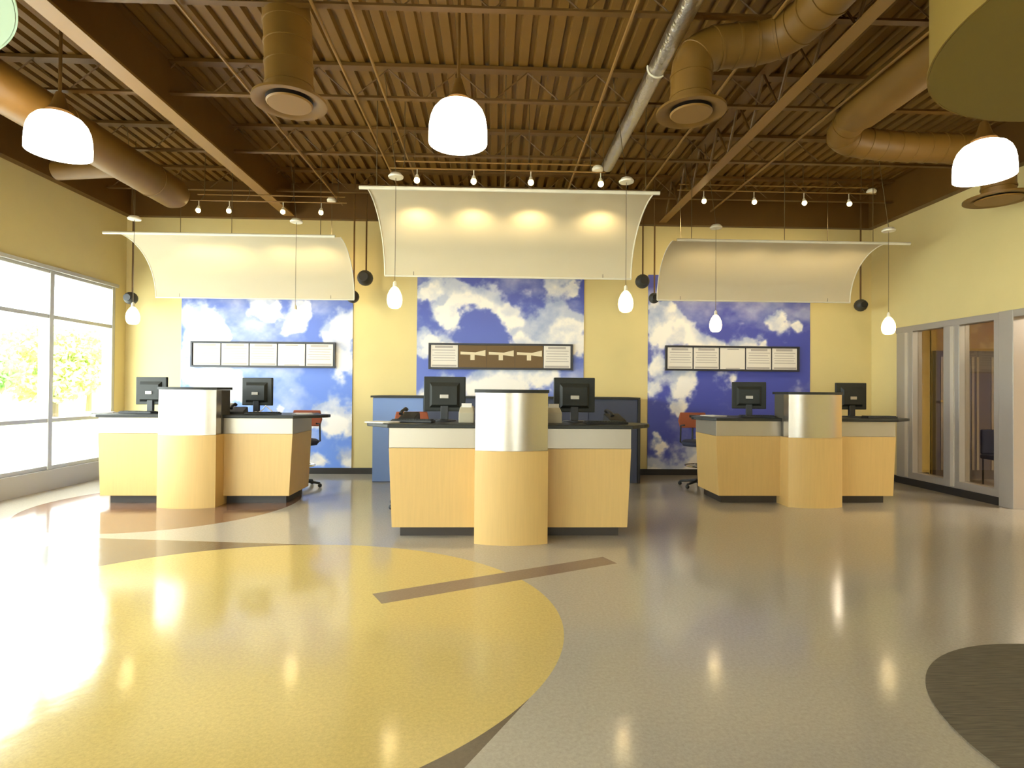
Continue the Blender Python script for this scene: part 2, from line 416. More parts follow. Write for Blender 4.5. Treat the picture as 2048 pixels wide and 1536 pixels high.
j0 = joist(8.6); j0['label'] = 'brown open web roof joist nearest the back wall'
for y, l in ((7.2, 'brown open web roof joist second from the back wall'), (5.8, 'brown open web roof joist directly behind the round air diffusers'), (4.4, 'brown open web roof joist at the top edge, in front of the diffusers')):
    c = dup(j0, (0.2, y, 4.4), l)
cl = [(-2.47, 'thin conduit along the ceiling nearest the left steel beam'), (-1.43, 'thin conduit along the ceiling just right of the left air diffuser'),
      (-1.13, 'thin conduit running along the ceiling left of the middle dome lamp'), (1.07, 'thin conduit along the ceiling left of the silver duct'), (2.2, 'thin conduit along the ceiling between silver duct and right beam'), (3.55, 'thin conduit along the ceiling right of the right steel beam')]
c0 = MB().tube([(0, -5.5, 0), (0, 4.6, 0)], .014, 6).build('ceiling_conduit', 'flange', loc=(cl[0][0], 4.5, 4.37)); tag(c0, cl[0][1], 'conduit', 'conduits along the ceiling')
for x, l in cl[1:]:
    c = c0.copy(); COL.objects.link(c); c.location = (x, 4.5, 4.37); c['label'] = l
# ducts
def bend(points, k=6):
    P = [Vector(p) for p in points]; out = [P[0]]
    for i in range(1, len(P)-1):
        a = P[i]+(P[i-1]-P[i])*.45; c = P[i]+(P[i+1]-P[i])*.45
        for q in range(k+1):
            t = q/k; out.append(a*(1-t)**2+P[i]*2*t*(1-t)+c*t*t)
    out.append(P[-1]); return out
def banded(pts, r, step=.3):
    # tube path with slightly raised joint rings
    out = []; rs = []; d = 0; nxt = step*.5
    for a, c in zip(pts, pts[1:]):
        a, c = Vector(a), Vector(c); L = (c-a).length
        if L < 1e-5: continue
        out.append(a); rs.append(r); u = (c-a)/L
        while nxt+.012 < d+L and nxt-.012 > d:
            q = a+u*(nxt-d)
            for o, k in ((-.012, 0), (-.01, .008), (.01, .008), (.012, 0)): out.append(q+u*o); rs.append(r+k)
            nxt += step
        if nxt-.012 <= d+L: nxt = max(nxt, d+L+.013)
        d += L
    out.append(Vector(pts[-1])); rs.append(r)
    return out, rs
t = thing('air_duct', (-4.4, 0, 4.05), 'large bronze round air duct running along the left wall', 'duct')
p, r = banded([(0, -4, 0), (0, 7.75, 0)], .21, 1.5); MB().tube(p+[(0, 7.86, 0)], r+[.17], 32).build('duct_run', 'duct', t, True)
for y in (5.1, 6.9): MB().tube([(-.18, y, -.0), (-.9, y, -.05)], .11, 20).build('branch_duct', 'duct', t, True)
def diffuser(x, y, z, path, r, label, rd=.29):
    t = thing('air_diffuser', (x, y, z), label, 'air diffuser', 'round ceiling air diffusers')
    b = MB(); b.lathe([(rd, 0), (rd, .02), (rd-.06, .035), (r, .05), (r, .08), (r-.02, .08), (r-.02, .04), (rd-.05, .0), (rd, 0)], 40); b.build('outer_ring', 'duct', t, True)
    MB().lathe([(.001, .036), (rd-.065, .036), (rd-.065, .03), (.001, .03)], 40).build('gap_shade', 'kick', t, True)  # dark disc standing in for the shade inside the ring gap
    b = MB(); b.lathe([(.001, -.012), (rd-.12, -.012), (rd-.11, .0), (.001, .012)], 40); b.build('centre_plate', 'flange', t, True)
    P, rr = banded(bend(path), r, .17); MB().tube(P, rr, 30).build('drop_duct', 'duct', t, True)
    return t
diffuser(-1.67, 4.56, 3.7, [(0, 0, .05), (-.02, 0, .6), (-.06, -.02, 1.04)], .185, 'round air diffuser under a vertical duct, left of the middle dome lamp')
diffuser(1.61, 4.56, 3.7, [(0, 0, .05), (0, 0, .54), (.7, 0, .6), (.86, -.5, .62), (.88, -4.5, .62)], .165, 'round air diffuser under an elbowed duct, right of the silver duct', .28)
t = diffuser(5.75, 6.2, 3.62, [(0, 0, .05), (0, 0, .55), (-.55, 0, .58), (-1.35, 0, .58), (-1.9, 0, .66), (-1.92, -.45, .74)], .16, 'round air diffuser fed by the large duct, behind the right dome lamp', .33)
p, r = banded([(-1.92, -9.2, .76), (-1.92, -.5, .76)], .215, 1.6); MB().tube(p+[(-1.92, -.3, .74)], r+[.17], 32).build('main_duct', 'duct', t, True)
# silver pipe
t = thing('silver_duct', (1.45, 0, 4.32), 'slim silver foil wrapped duct running along the ceiling', 'duct')
P = [(0, -4+.35*k, 0) for k in range(33)]; b = MB(); b.tube(P, .08, 20); b.build('duct_run', 'foil', t, True)
b = MB(); b.tube([(.09*math.cos(a), 4.98, .09*math.sin(a)) for a in np.linspace(PI*.95, PI*1.7, 12)], .009, 6); b.build('hanger_strap', 'whitemetal', t, True)

# ------------------------------------------------------------------ dome lamps
def dome_lamp(x, y, z, label):
    t = thing('dome_pendant_lamp', (x, y, z), label, 'pendant lamp', 'large dome pendant lamps')
    r = .245; pr = [(r, 0), (r*1.0, .08), (r*.985, .15), (r*.94, .21), (r*.85, .265), (r*.7, .31), (r*.46, .34), (.06, .352)]
    b = MB(); b.lathe(pr, 40); b.lathe([(.06, .352), (.001, .352)], 40); b.lathe([(r, 0), (r-.012, 0), (r-.02, .03)], 40); b.build('glass_dome', 'domeglow', t, True)
    MB().lathe([(.001, .05), (.08, .07), (.09, .14), (.05, .2), (.001, .2)], 20).build('bulb', 'domeglow', t, True)
    b = MB(); b.lathe([(.10, .345), (.105, .365), (.07, .41), (.045, .49), (.03, .54), (.001, .54)], 24); b.build('lamp_housing', 'steel', t, True)
    MB().tube([(0, 0, .53), (0, 0, ZD-z)], .014, 8).build('stem', 'steel', t)
    return t
L0 = dome_lamp(-3.88, 5.08, 3.47, 'glowing white dome pendant lamp at left, by the long duct')
dup(L0, (-.32, 4.70, 3.47), 'glowing white dome pendant lamp at centre, above the middle canopy')
dup(L0, (4.68, 5.20, 3.47), 'glowing white dome pendant lamp at right, below the olive soffit')
for x in (-3.9, 0, 4.6):  # unseen lamps added behind the camera to light the room
    for y in (-.8, -4.8): dup(L0, (x, y, 3.47), 'added dome pendant lamp behind the viewpoint, unseen, lighting the room')

# ------------------------------------------------------------------ canopies
def canopy(x0, x1, yt, yb, zt, zb, rx0, rx1, label, cables):
    xc = (x0+x1)/2; t = thing('fabric_canopy', (xc, yb, zb), label, 'canopy', 'curved white fabric canopies')
    prof = [(yt-yb+(yb-yt)*math.sin(a), zt-zb-(zt-zb)*(1-math.cos(a))) for a in np.linspace(0, PI/2, 25)]
    b = MB(); nx = 21; R = []
    for py, pz in prof:
        R.append([(x0-xc+(x1-x0)*i/(nx-1), py, pz) for i in range(nx)])
    b.loops(R, False, False); o = b.build('fabric_sheet', 'fabric', t, True)
    b = MB(); b.tube([(rx0-xc, yt-yb, zt-zb+.012), (rx1-xc, yt-yb, zt-zb+.012)], .02, 10); b.build('top_rail', 'whitemetal', t, True)
    MB().tube([(x0-xc, 0, 0), (x1-xc, 0, 0)], .012, 8).build('bottom_rail', 'whitemetal', t, True)
    for e in (x0-xc, x1-xc):
        MB().tube([(e, py, pz) for py, pz in prof], .008, 6).build('side_rod', 'whitemetal', t, True)
    for cx in cables:
        MB().tube([(cx-xc, yt-yb, zt-zb+.02), (cx-xc, yt-yb, ZD-zb)], .005, 5).build('cable', 'wire', t)
    for cx in (x0+.35, x1-.35):
        MB().tube([(cx-xc, yb-yb, 0), (cx-xc, 0, ZD-zb)], .004, 5).build('cable', 'wire', t)
canopy(-5.08, -2.13, 7.75, 8.55, 3.48, 2.75, -5.32, -2.2, 'white curved fabric canopy over the left teller pod', (-4.9, -3.6, -2.4))
canopy(-1.34, 1.68, 5.9, 6.85, 3.5, 2.78, -1.43, 1.75, 'white curved fabric canopy over the middle teller pod', (-1.25, .1, 1.6))
canopy(2.44, 5.40, 7.6, 8.33, 3.47, 2.77, 2.5, 5.78, 'white curved fabric canopy over the right teller pod', (2.7, 4.0, 5.25))

# ------------------------------------------------------------------ track lights
def track(x0, x1, y, z, xs, label, dz=.15, tx=None):
    xc = (x0+x1)/2; t = thing('track_light', (xc, y, z), label, 'track light', 'track lights above the canopies')
    MB().tube([(x0-xc, 0, 0), (x1-xc, 0, 0)], .009, 6).build('track_rail', 'flange', t)
    MB().tube([(x0-xc+.05, .1, .12), (x1-xc-.05, .1, .12)], .009, 6).build('support_rail', 'flange', t)
    for k in range(4):
        px = x0-xc+.15+(x1-x0-.3)*k/3
        b = MB(); b.tube([(px, 0, 0), (px, .1, .12), (px, .1, ZD-z)], .005, 5); b.build('stem', 'wire', t)
    for x in xs:
        px = x-xc; b = MB(); b.tube([(px, 0, 0), (px, 0, -dz+.06)], .006, 6); b.tube([(px, 0, -dz+.07), (px, -.01, -dz+.02)], [.014, .03], 12); h = b.build('lamp_head', 'whitemetal', t, True)
        MB().sphere((px, -.015, -dz), .033, 12).build('bulb', 'bulb', h, True)
        ld = bpy.data.lights.new('spot', 'SPOT'); ld.energy = SPOT_W; ld.color = (1, .82, .5); ld.spot_size = math.radians(110); ld.spot_blend = 1; ld.shadow_soft_size = .07
        lo = bpy.data.objects.new('spot_light', ld); COL.objects.link(lo); lo.parent = t; lo.location = (px, -.02, -dz-.05)
        lo.rotation_euler = Vector((0, 1.0, -1)).to_track_quat('-Z', 'Y').to_euler()
    if tx is not None:
        b = MB(); b.lathe([(.001, 0), (.06, .005), (.065, .03), (.05, .055), (.001, .06)], 20, (tx-xc, -.02, .0)); b.build('transformer', 'whitemetal', t, True)
track(-4.35, -2.14, 8.1, 4.07, (-4.23, -3.8, -3.04, -2.5), 'four lamp track light above the left canopy', .15, -2.35)
track(-1.2, 1.25, 6.35, 3.9, (-.89, -.25, .4, 1.2), 'four lamp track light above the middle canopy', .14, 1.16)
track(2.6, 5.5, 7.9, 4.28, (2.98, 3.71, 4.44, 5.1), 'four lamp track light above the right canopy', .16, 5.42)

# ------------------------------------------------------------------ small pendants
def pendant(x, y, z, zc, label):
    t = thing('pendant_lamp', (x, y, z), label, 'pendant lamp', 'small teardrop pendant lamps over the pods')
    pr = [(.04, -.10), (.062, -.085), (.076, -.05), (.08, -.01), (.074, .035), (.056, .08), (.036, .11), (.02, .125)]
    MB().lathe(pr, 24).build('glass_shade', 'pendglow', t, True)
    MB().sphere((0, 0, -.04), .035, 12).build('bulb', 'pendglow', t, True)
    b = MB(); b.lathe([(.022, .12), (.018, .17), (.006, .185)], 12); b.build('socket', 'whitemetal', t, True)
    MB().tube([(0, 0, .18), (0, 0, zc-z)], .003, 5).build('cord', 'wire', t)
    b = MB(); b.lathe([(.001, zc-z), (.075, zc-z), (.08, zc-z+.015), (.055, zc-z+.045), (.001, zc-z+.055)], 20); b.build('canopy_cup', 'whitemetal', t, True)
    MB().tube([(0, 0, zc-z+.05), (-.14, .05, ZD-z)], .004, 5).build('suspension_cable', 'wire', t)
    ld = bpy.data.lights.new('pendant_bulb', 'POINT'); ld.energy = .8; ld.color = (1, .8, .5); ld.shadow_soft_size = .08
    lo = bpy.data.objects.new('pendant_light', ld); COL.objects.link(lo); lo.parent = t; lo.location = (0, 0, -.16)
pendant(-4.62, 7.3, 2.30, 3.54, 'glowing teardrop pendant lamp near the windows over the left pod')
pendant(-2.57, 7.3, 2.29, 3.54, 'glowing teardrop pendant lamp in front of the left cloud mural')
pendant(-1.04, 5.85, 2.34, 3.6, 'glowing teardrop pendant lamp over the left side of the middle pod')
pendant(1.38, 5.85, 2.33, 3.6, 'glowing teardrop pendant lamp over the right side of the middle pod')
pendant(2.92, 7.3, 2.29, 3.56, 'glowing teardrop pendant lamp in front of the right cloud mural')
pendant(5.04, 7.0, 2.25, 3.47, 'glowing teardrop pendant lamp nearest the office window')

# ------------------------------------------------------------------ hanging speakers
def speaker(x, z, r, label, y=8.95):
    t = thing('hanging_speaker', (x, y, z), label, 'speaker', 'dark globe speakers by the back wall')
    MB().sphere((0, 0, 0), r, 24).build('speaker_shell', 'speaker', t, True)
    MB().tube([(0, -r*.86, 0), (0, -r*1.02, 0)], r*.55, 20).build('speaker_grille', 'black', t, True)
    MB().tube([(.01, .02, r*.8), (.01, .02, ZD-z)], .013, 6).build('rod', 'steel', t)
for a in ((-2.06, 3.16, .125, 'larger dark globe speaker left of the middle canopy'), (-2.19, 2.82, .1, 'smaller dark globe speaker by the lower right corner of the left canopy', 8.7),
          (-5.7, 2.79, .1, 'dark globe speaker in the corner beside the windows'), (2.38, 3.17, .115, 'upper dark globe speaker between the middle and right canopies'),
          (2.5, 2.86, .085, 'lower dark globe speaker by the left edge of the right canopy', 8.7), (5.98, 2.83, .1, 'dark globe speaker right of the right canopy')): speaker(*a)

# ------------------------------------------------------------------ cloud murals
def fbm(u, v, seed, octs=5, base=5):
    rs = np.random.RandomState(seed); out = np.zeros_like(u); amp = 1; tot = 0
    for o in range(octs):
        g = rs.rand(256, 256); f = base*2**o
        x = u*f; y = v*f; xi = np.floor(x).astype(int); yi = np.floor(y).astype(int); fx = x-xi; fy = y-yi
        fx = fx*fx*(3-2*fx); fy = fy*fy*(3-2*fy)
        G = lambda a, c: g[a % 256, c % 256]
        out += amp*((G(xi, yi)*(1-fx)+G(xi+1, yi)*fx)*(1-fy)+(G(xi, yi+1)*(1-fx)+G(xi+1, yi+1)*fx)*fy)
        tot += amp; amp *= .55
    return out/tot
def s2l(a): a = np.clip(a, 0, 1); return np.where(a <= .04045, a/12.92, ((a+.055)/1.055)**2.4)
def mural(x0, x1, z0, z1, wpx, blobs, holes, top, bot, seed, label):
    # wpx: width the artwork was measured at; blobs are (u, v from the top, radius) in those units
    nu, nv = 230, 300; Wd = x1-x0; Hd = z1-z0; k = wpx/Wd
    U, V = np.meshgrid(np.linspace(0, 1, nu), np.linspace(0, 1, nv))
    px = U*wpx; py = V*Hd*k
    wu = px+22*(fbm(px/340, py/340, seed+1)-.5)*2; wv = py+22*(fbm(px/340, py/340, seed+2)-.5)*2
    wu = wu+9*(fbm(px/340, py/340, seed+21, 4, 26)-.5)*2; wv = wv+9*(fbm(px/340, py/340, seed+22, 4, 26)-.5)*2
    def dens(a0, b0):
        D = np.zeros_like(px)
        for a, c, r in blobs: D = D+np.exp(-((a0-a)**2+(b0-c)**2)/(r*r))
        for a, c, r in holes: D -= 1.1*np.exp(-((a0-a)**2+(b0-c)**2)/(r*r))
        return D
    D = dens(wu, wv); Dl = dens(wu+7, wv+13)
    nz = fbm(px/340, py/340, seed+3, 6, 9)
    A = np.clip((D+1.5*(nz-.5)-.22)/.55, 0, 1); A = A*A*(3-2*A)
    A = np.maximum(A, np.clip((fbm(px/420, py/300, seed+5, 6, 4)-.5)*2.4, 0, .55))
    sh = np.clip((fbm(px/340, py/340, seed+7, 6, 12)-.45)*3.0, 0, 1)*.45+np.clip((D-Dl)*-1.3+.1, 0, .55)
    sh = np.clip(sh, 0, .85)
    sky = np.array(top)[None, None]*(1-V[..., None])+np.array(bot)[None, None]*V[..., None]
    cl = np.array([.97, .95, .93])*(1-sh[..., None])+np.array([.58, .64, .80])*sh[..., None]
    C = s2l(sky*(1-A[..., None])+cl*A[..., None])
    xs = (x0-x1)/2+U*Wd; zs = Hd*(1-V)
    verts = np.stack([xs, np.zeros_like(xs), zs], -1).reshape(-1, 3)
    idx = np.arange(nu*nv).reshape(nv, nu)
    F = np.stack([idx[1:, :-1], idx[1:, 1:], idx[:-1, 1:], idx[:-1, :-1]], -1).reshape(-1, 4)
    me = bpy.data.meshes.new('cloud_mural'); me.from_pydata(verts.tolist(), [], F.tolist())
    ca = me.color_attributes.new('print', 'FLOAT_COLOR', 'POINT')
    ca.data.foreach_set('color', np.concatenate([C.reshape(-1, 3), np.ones((nu*nv, 1))], 1).astype(np.float32).ravel())
    me.materials.append(M['mural'])
    o = bpy.data.objects.new('cloud_mural', me); COL.objects.link(o); o.location = ((x0+x1)/2, YB-.016, z0)
    so = o.modifiers.new('s', 'SOLIDIFY'); so.thickness = .012; so.offset = -1
    tag(o, label, 'mural', 'cloud murals on the back wall')
ZM = 3.35
# measured on the wall in units of 1/122 m, from the mural's top left corner
def tl(L, ox, oy): return [(x-ox, y-oy, r) for x, y, r in L]
mural(-5.10, -2.33, .1, ZM, 341, tl([(380, 650, 34), (405, 668, 36), (440, 680, 24), (378, 700, 22), (385, 765, 26), (410, 745, 38), (450, 762, 38), (470, 800, 25), (588, 655, 32), (600, 625, 24), (690, 650, 30), (660, 680, 18), (690, 720, 30), (668, 715, 20), (510, 612, 24), (540, 622, 16), (650, 845, 28), (690, 852, 30), (640, 822, 22), (692, 925, 24), (625, 932, 22), (615, 862, 18), (560, 840, 14), (470, 900, 30)], 362, 542), [(375, 725, 14)], (.30, .38, .72), (.46, .62, .95), 11, 'cloud mural behind the left pod, with a big white cloud at its left edge')
mural(-1.28, 1.49, .1, ZM, 336, tl([(870, 575, 24), (905, 585, 32), (940, 590, 30), (975, 600, 26), (1005, 618, 24), (1028, 645, 20), (1036, 672, 12), (905, 615, 22), (898, 628, 18), (850, 590, 14), (870, 672, 22), (900, 684, 16), (1120, 622, 30), (1092, 648, 28), (1135, 655, 34), (1062, 675, 22), (1155, 645, 20), (1095, 690, 26), (1150, 700, 22), (1110, 572, 26), (1145, 568, 16), (960, 762, 36), (1000, 752, 38), (1050, 762, 38), (900, 778, 24), (1100, 752, 26), (845, 790, 20), (850, 700, 14)], 834, 542), [(935, 645, 28), (985, 650, 24), (1045, 600, 20)], (.27, .32, .68), (.50, .60, .90), 23, 'cloud mural behind the middle pod, with an arching cloud above the boards')
mural(2.57, 5.33, .1, ZM, 326, tl([(1345, 612, 16), (1335, 640, 26), (1370, 648, 26), (1325, 670, 30), (1400, 678, 28), (1445, 682, 30), (1490, 690, 24), (1525, 694, 16), (1320, 722, 18), (1555, 640, 22), (1590, 645, 10), (1315, 765, 24), (1365, 770, 20), (1358, 800, 17), (1390, 820, 13), (1370, 745, 26), (1440, 742, 20), (1475, 745, 16), (1325, 885, 14), (1320, 860, 10), (1385, 925, 30), (1350, 938, 24), (1310, 928, 20), (1400, 898, 20), (1320, 610, 10)], 1298, 542), [(1355, 690, 12), (1410, 780, 26)], (.27, .30, .66), (.30, .34, .72), 37, 'cloud mural behind the right pod, mostly deep blue at its right side')

# ------------------------------------------------------------------ rate boards
def board(x0, x1, z0, z1, kinds, label):
    t = thing('rate_board', ((x0+x1)/2, YB-.03, z0), label, 'sign board', 'five panel rate boards on the murals')
    W = x1-x0; H = z1-z0; fr = .026
    MB().box(-W/2, W/2, -.02, .0, 0, H).build('backing', 'frameblk', t)
    b = MB()
    for (a, c, d, e) in ((-W/2, W/2, 0, fr), (-W/2, W/2, H-fr, H), (-W/2, -W/2+fr, fr, H-fr), (W/2-fr, W/2, fr, H-fr)): b.box(a, c, -.045, -.02, d, e)
    b.build('frame', 'frameblk', t)
    pw = (W-2*fr)/5
    for i, kd in enumerate(kinds):
        a = -W/2+fr+pw*i+.012; c = a+pw-.024
        if kd == 'b': a -= .01; c += .01
        p = MB().box(a, c, -.03, -.02, fr+.006, H-fr-.006).build('panel', 'brown' if kd == 'b' else 'paper', t)
        b = MB(); h = H-2*fr
        if kd == 'b':
            z = fr+h*.66
            q = MB(); y0, y1 = -.034, -.03
            pts = [(a+.03, z-.03), (a+(c-a)*.55, z-.035), (c-.02, z-.055), (c-.02, z+.045), (a+(c-a)*.6, z+.005), (a+.03, z+.015)]
            q.loops([[(u, y0, v) for u, v in pts], [(u, y1, v) for u, v in pts]])
            m0 = a+(c-a)*.42
            q.box(m0, m0+.07, y0, y1, z-.12, z-.035)
            q.build('printed_shape', 'cream', p)
        else:
            rows = [(.90, .7, .035), (.76, .9, .012), (.64, .8, .01), (.53, .9, .01), (.42, .82, .01), (.31, .9, .01), (.08, .95, .03)]
            if kd == 's': rows = [(.92, .5, .02), (.05, .6, .015)]
            for v, wd, th in rows:
                z = fr+h*v; m = (a+c)/2+random.uniform(-.01, .01); hw = (c-a)*.5*wd-.008
                b.box(m-hw, m+hw, -.0325, -.03, z-th/2, z+th/2)
            b.build('printed_lines', 'ink', p)
board(-4.92, -2.60, 1.735, 2.155, 'ppPsp'.lower(), 'long rate board of five white panels on the left mural')
board(-1.08, 1.30, 1.735, 2.165, 'pbbbp', 'long rate board with three brown panels in the middle')
board(2.85, 5.12, 1.745, 2.165, 'ppspp', 'long rate board of five white panels on the right mural')

# ------------------------------------------------------------------ teller pods
def pod(x, y, label, wl, wr):
    t = thing('teller_pod', (x, y, 0), label, 'service counter', 'teller pods')
    HW = 1.15; HB = 1.115; y0 = .27; y1 = .98
    for s, nm in ((-1, 'front_panel'), (1, 'front_panel')):
        # tapered maple body, split either side of the tower
        top = [(s*.02, y0), (s*HW, y0), (s*(HW-.0), y1), (s*.02, y1)]; bt = [(s*.02, y0), (s*HB, y0), (s*(HB), y1), (s*.02, y1)]
        MB().prism(bt, .1, .845, top).build(nm, 'maple', t, bevel=.003)
        top2 = [(s*.02, y0+.003), (s*(HW-.002), y0+.003), (s*(HW-.002), y1), (s*.02, y1)]
        MB().prism(top2, .847, 1.035).build('metal_band', 'bandm', t, bevel=.002)
        MB().box(min(s*.02, s*1.05), max(s*.02, s*1.05), y0+.09, y1-.05, 0, .1).build('toe_kick', 'kick', t)
    # worktop with wings
    def arc(cx, cy, r, a0, a1, n=8): return [(cx+r*math.cos(a), cy+r*math.sin(a)) for a in np.linspace(a0, a1, n)]
    o = [(-HW-.01, y0-.03), (HW+.01, y0-.03)] + arc(HW+wr-.17, y0+.3, .17, -PI/3, PI/2) + [(HW+.05, y1+.12), (.6, y1+.05), (-.6, y1+.05), (-HW-.05, y1+.12)] + arc(-HW-wl+.17, y0+.3, .17, PI/2, PI+PI/3)
    MB().prism(o, 1.036, 1.072).build('worktop', 'worktop', t, bevel=.006)
    # tower
    h = .335; sag = .075
    def face(hw, off=0, back=.40, n=13):
        R = (hw*hw+sag*sag)/(2*sag)
        return [(hw*k, sag+off-(math.sqrt(max(0, R*R-(hw*k)**2))-(R-sag))) for k in np.linspace(-1, 1, n)]+[(hw, back), (-hw, back)]
    tw = MB().prism(face(h), 0, .846).build('tower_base', 'maple', t, True)
    MB().prism(face(h-.004, .004, .2), .848, 1.372).build('metal_sleeve', 'steelm', tw, True)
    MB().box(-h+.008, h-.008, .2, .43, .848, 1.372).build('rear_box', 'darklam', tw)
    MB().prism(face(h+.006, -.006, .46), 1.374, 1.404).build('tower_cap', 'worktop', tw, True)
    return t
pod(-3.575, 6.58, 'maple teller pod at left beside the windows', .28, .36)
pod(.165, 5.04, 'maple teller pod in the middle, nearest the viewer', .27, .25)
pod(3.93, 6.65, 'maple teller pod at right beside the office window', .2, .36)
ZT = 1.073
# rear cabinet behind the middle pod
t = thing('storage_cabinet', (.19, 8.45, 0), 'blue storage cabinet behind the middle pod, its shaded doors in navy', 'cabinet')
MB().box(-2.0, 2.0, .02, .8, .0, 1.27).build('body', 'navy', t)
MB().box(-2.0, -1.25, 0, .018, .02, 1.265).build('door', 'blue', t)
for a in (-1.24, -.4, .43, 1.24): MB().box(a, a+.75 if a > 1 else a+.82, 0, .018, .02, 1.265).build('door', 'navy', t)
MB().box(-2.03, 2.03, -.03, .82, 1.272, 1.30).build('worktop', 'worktop', t)
MB().box(1.995, 2.035, -.02, .81, .0, 1.27).build('end_panel', 'black', t)

# ------------------------------------------------------------------ monitors and desk things
def monitor(x, y, label, rz=0, wd=.43):
    t = thing('monitor', (x, y, ZT), label, 'monitor', 'computer monitors on the teller pods', rz)
    MB().lathe([(.001, 0), (.12, 0), (.12, .012), (.001, .018)], 24).build('foot', 'black', t, True)
    MB().box(-.04, .04, -.02, .02, .015, .2).build('neck', 'black', t, bevel=.005)
    b = MB(); b.box(-wd/2, wd/2, .0, .04, .10, .46); o = b.build('housing', 'monitor', t, bevel=.008)
    MB().loops([[(-wd*.36, 0, .14), (wd*.36, 0, .14), (wd*.36, 0, .40), (-wd*.36, 0, .40)], [(-wd*.3, -.035, .17), (wd*.3, -.035, .17), (wd*.3, -.035, .36), (-wd*.3, -.035, .36)]]).build('rear_bulge', 'monitor', t)
    MB().box(-.045, .045, -.045, -.035, .235, .275).build('vesa_plate', 'frame', t, bevel=.004)
    MB().box(-wd/2+.02, wd/2-.02, .04, .043, .12, .44).build('screen', 'screen', t)
monitor(-4.44, 7.4, 'monitor nearest the windows on the left pod', -.15)
monitor(-3.08, 7.38, 'angled monitor right of the tower on the left pod', -.22)
monitor(-.51, 5.82, 'monitor left of the tower on the middle pod')
monitor(.84, 5.82, 'monitor right of the tower on the middle pod')
monitor(3.44, 7.45, 'monitor left of the tower on the right pod', -.3)
monitor(4.82, 7.4, 'monitor right of the tower on the right pod', .05)
def printer(x, y, label, m='beige', rz=0, s=1):
    t = thing('receipt_printer', (x, y, ZT), label, 'printer', 'receipt printers on the pods', rz)
    MB().loops([[(-.075*s, -.1, 0), (.075*s, -.1, 0), (.075*s, .1, 0), (-.075*s, .1, 0)], [(-.075*s, -.1, .1*s), (.075*s, -.1, .1*s), (.075*s, .1, .14*s), (-.075*s, .1, .14*s)], [(-.06*s, -.05, .15*s), (.06*s, -.05, .15*s), (.06*s, .08, .165*s), (-.06*s, .08, .165*s)]]).build('case', m, t, bevel=.006)
    MB().box(-.05*s, .05*s, -.04, .0, .15*s, .19*s).build('receipt_paper', 'paper', t)
printer(-.27, 5.62, 'beige receipt printer left of the tower on the middle pod')
printer(.60, 5.62, 'beige receipt printer right of the tower on the middle pod')
printer(-3.42, 7.3, 'small pale printer between tower and angled monitor on the left pod', 'white', 0, .8)
printer(4.42, 7.2, 'small white printer right of the tower on the right pod', 'white', .3, .8)
def keyboard(x, y, label, rz=0):
    t = thing('keyboard', (x, y, ZT), label, 'keyboard', 'keyboards on the teller pods', rz)
    MB().box(-.21, .21, -.07, .07, 0, .022).build('base', 'black', t, bevel=.004)
    b = MB()
    for i in range(14):
        for j in range(5): b.box(-.2+i*.0285, -.2+i*.0285+.024, -.06+j*.024, -.06+j*.024+.02, .022, .03)
    b.build('keys', 'monitor', t)
keyboard(-2.86, 7.05, 'dark keyboard at the right end of the left pod', .3)
keyboard(-4.42, 7.12, 'dark keyboard below the monitor nearest the windows', -.1)
keyboard(-.8, 5.6, 'dark keyboard at the left end of the middle pod', -.2)
keyboard(1.1, 5.48, 'dark keyboard at the right end of the middle pod', .15)
keyboard(3.38, 7.1, 'dark keyboard at the left end of the right pod', -.2)
keyboard(5.0, 7.12, 'dark keyboard at the right end of the right pod', .1)
def phone(x, y, label, rz=0):
    t = thing('telephone', (x, y, ZT), label, 'telephone', 'desk telephones on the pods', rz)
    MB().loops([[(-.09, -.1, 0), (.09, -.1, 0), (.09, .1, 0), (-.09, .1, 0)], [(-.085, -.09, .03), (.085, -.09, .03), (.085, .09, .09), (-.085, .09, .09)]]).build('base', 'black', t, bevel=.006)
    MB().tube([(-.06, -.08, .07), (-.06, -.06, .095), (-.06, .06, .125), (-.06, .085, .11)], [.022, .016, .016, .022], 10).build('handset', 'black', t, True)
phone(-3.2, 7.13, 'black telephone just right of the small pale printer on the left pod', .1)
phone(1.25, 5.76, 'black telephone beside the right monitor on the middle pod', .2)
phone(-.88, 5.86, 'black telephone beside the left monitor on the middle pod', -.2)
def papers(x, y, label, rz=0, n=4):
    b = MB()
    for k in range(n):
        a = random.uniform(-.3, .3); ca, sa = math.cos(a), math.sin(a)
        q = [(-.1, -.14), (.1, -.14), (.1, .14), (-.1, .14)]
        b.prism([(ca*u-sa*v, sa*u+ca*v) for u, v in q], k*.003, k*.003+.0025)
    o = b.build('paper_stack', 'paper', loc=(x, y, ZT), rot=(0, 0, rz)); tag(o, label, 'papers', 'loose papers on the pods')
papers(-2.42, 7.22, 'white papers on the right wing of the left pod', .2)
papers(2.93, 7.38, 'white papers on the left end of the right pod', .5)
papers(-1.08, 5.47, 'pale papers on the left wing of the middle pod', .9)
papers(-4.85, 7.12, 'white papers on the left wing of the left pod', .4)
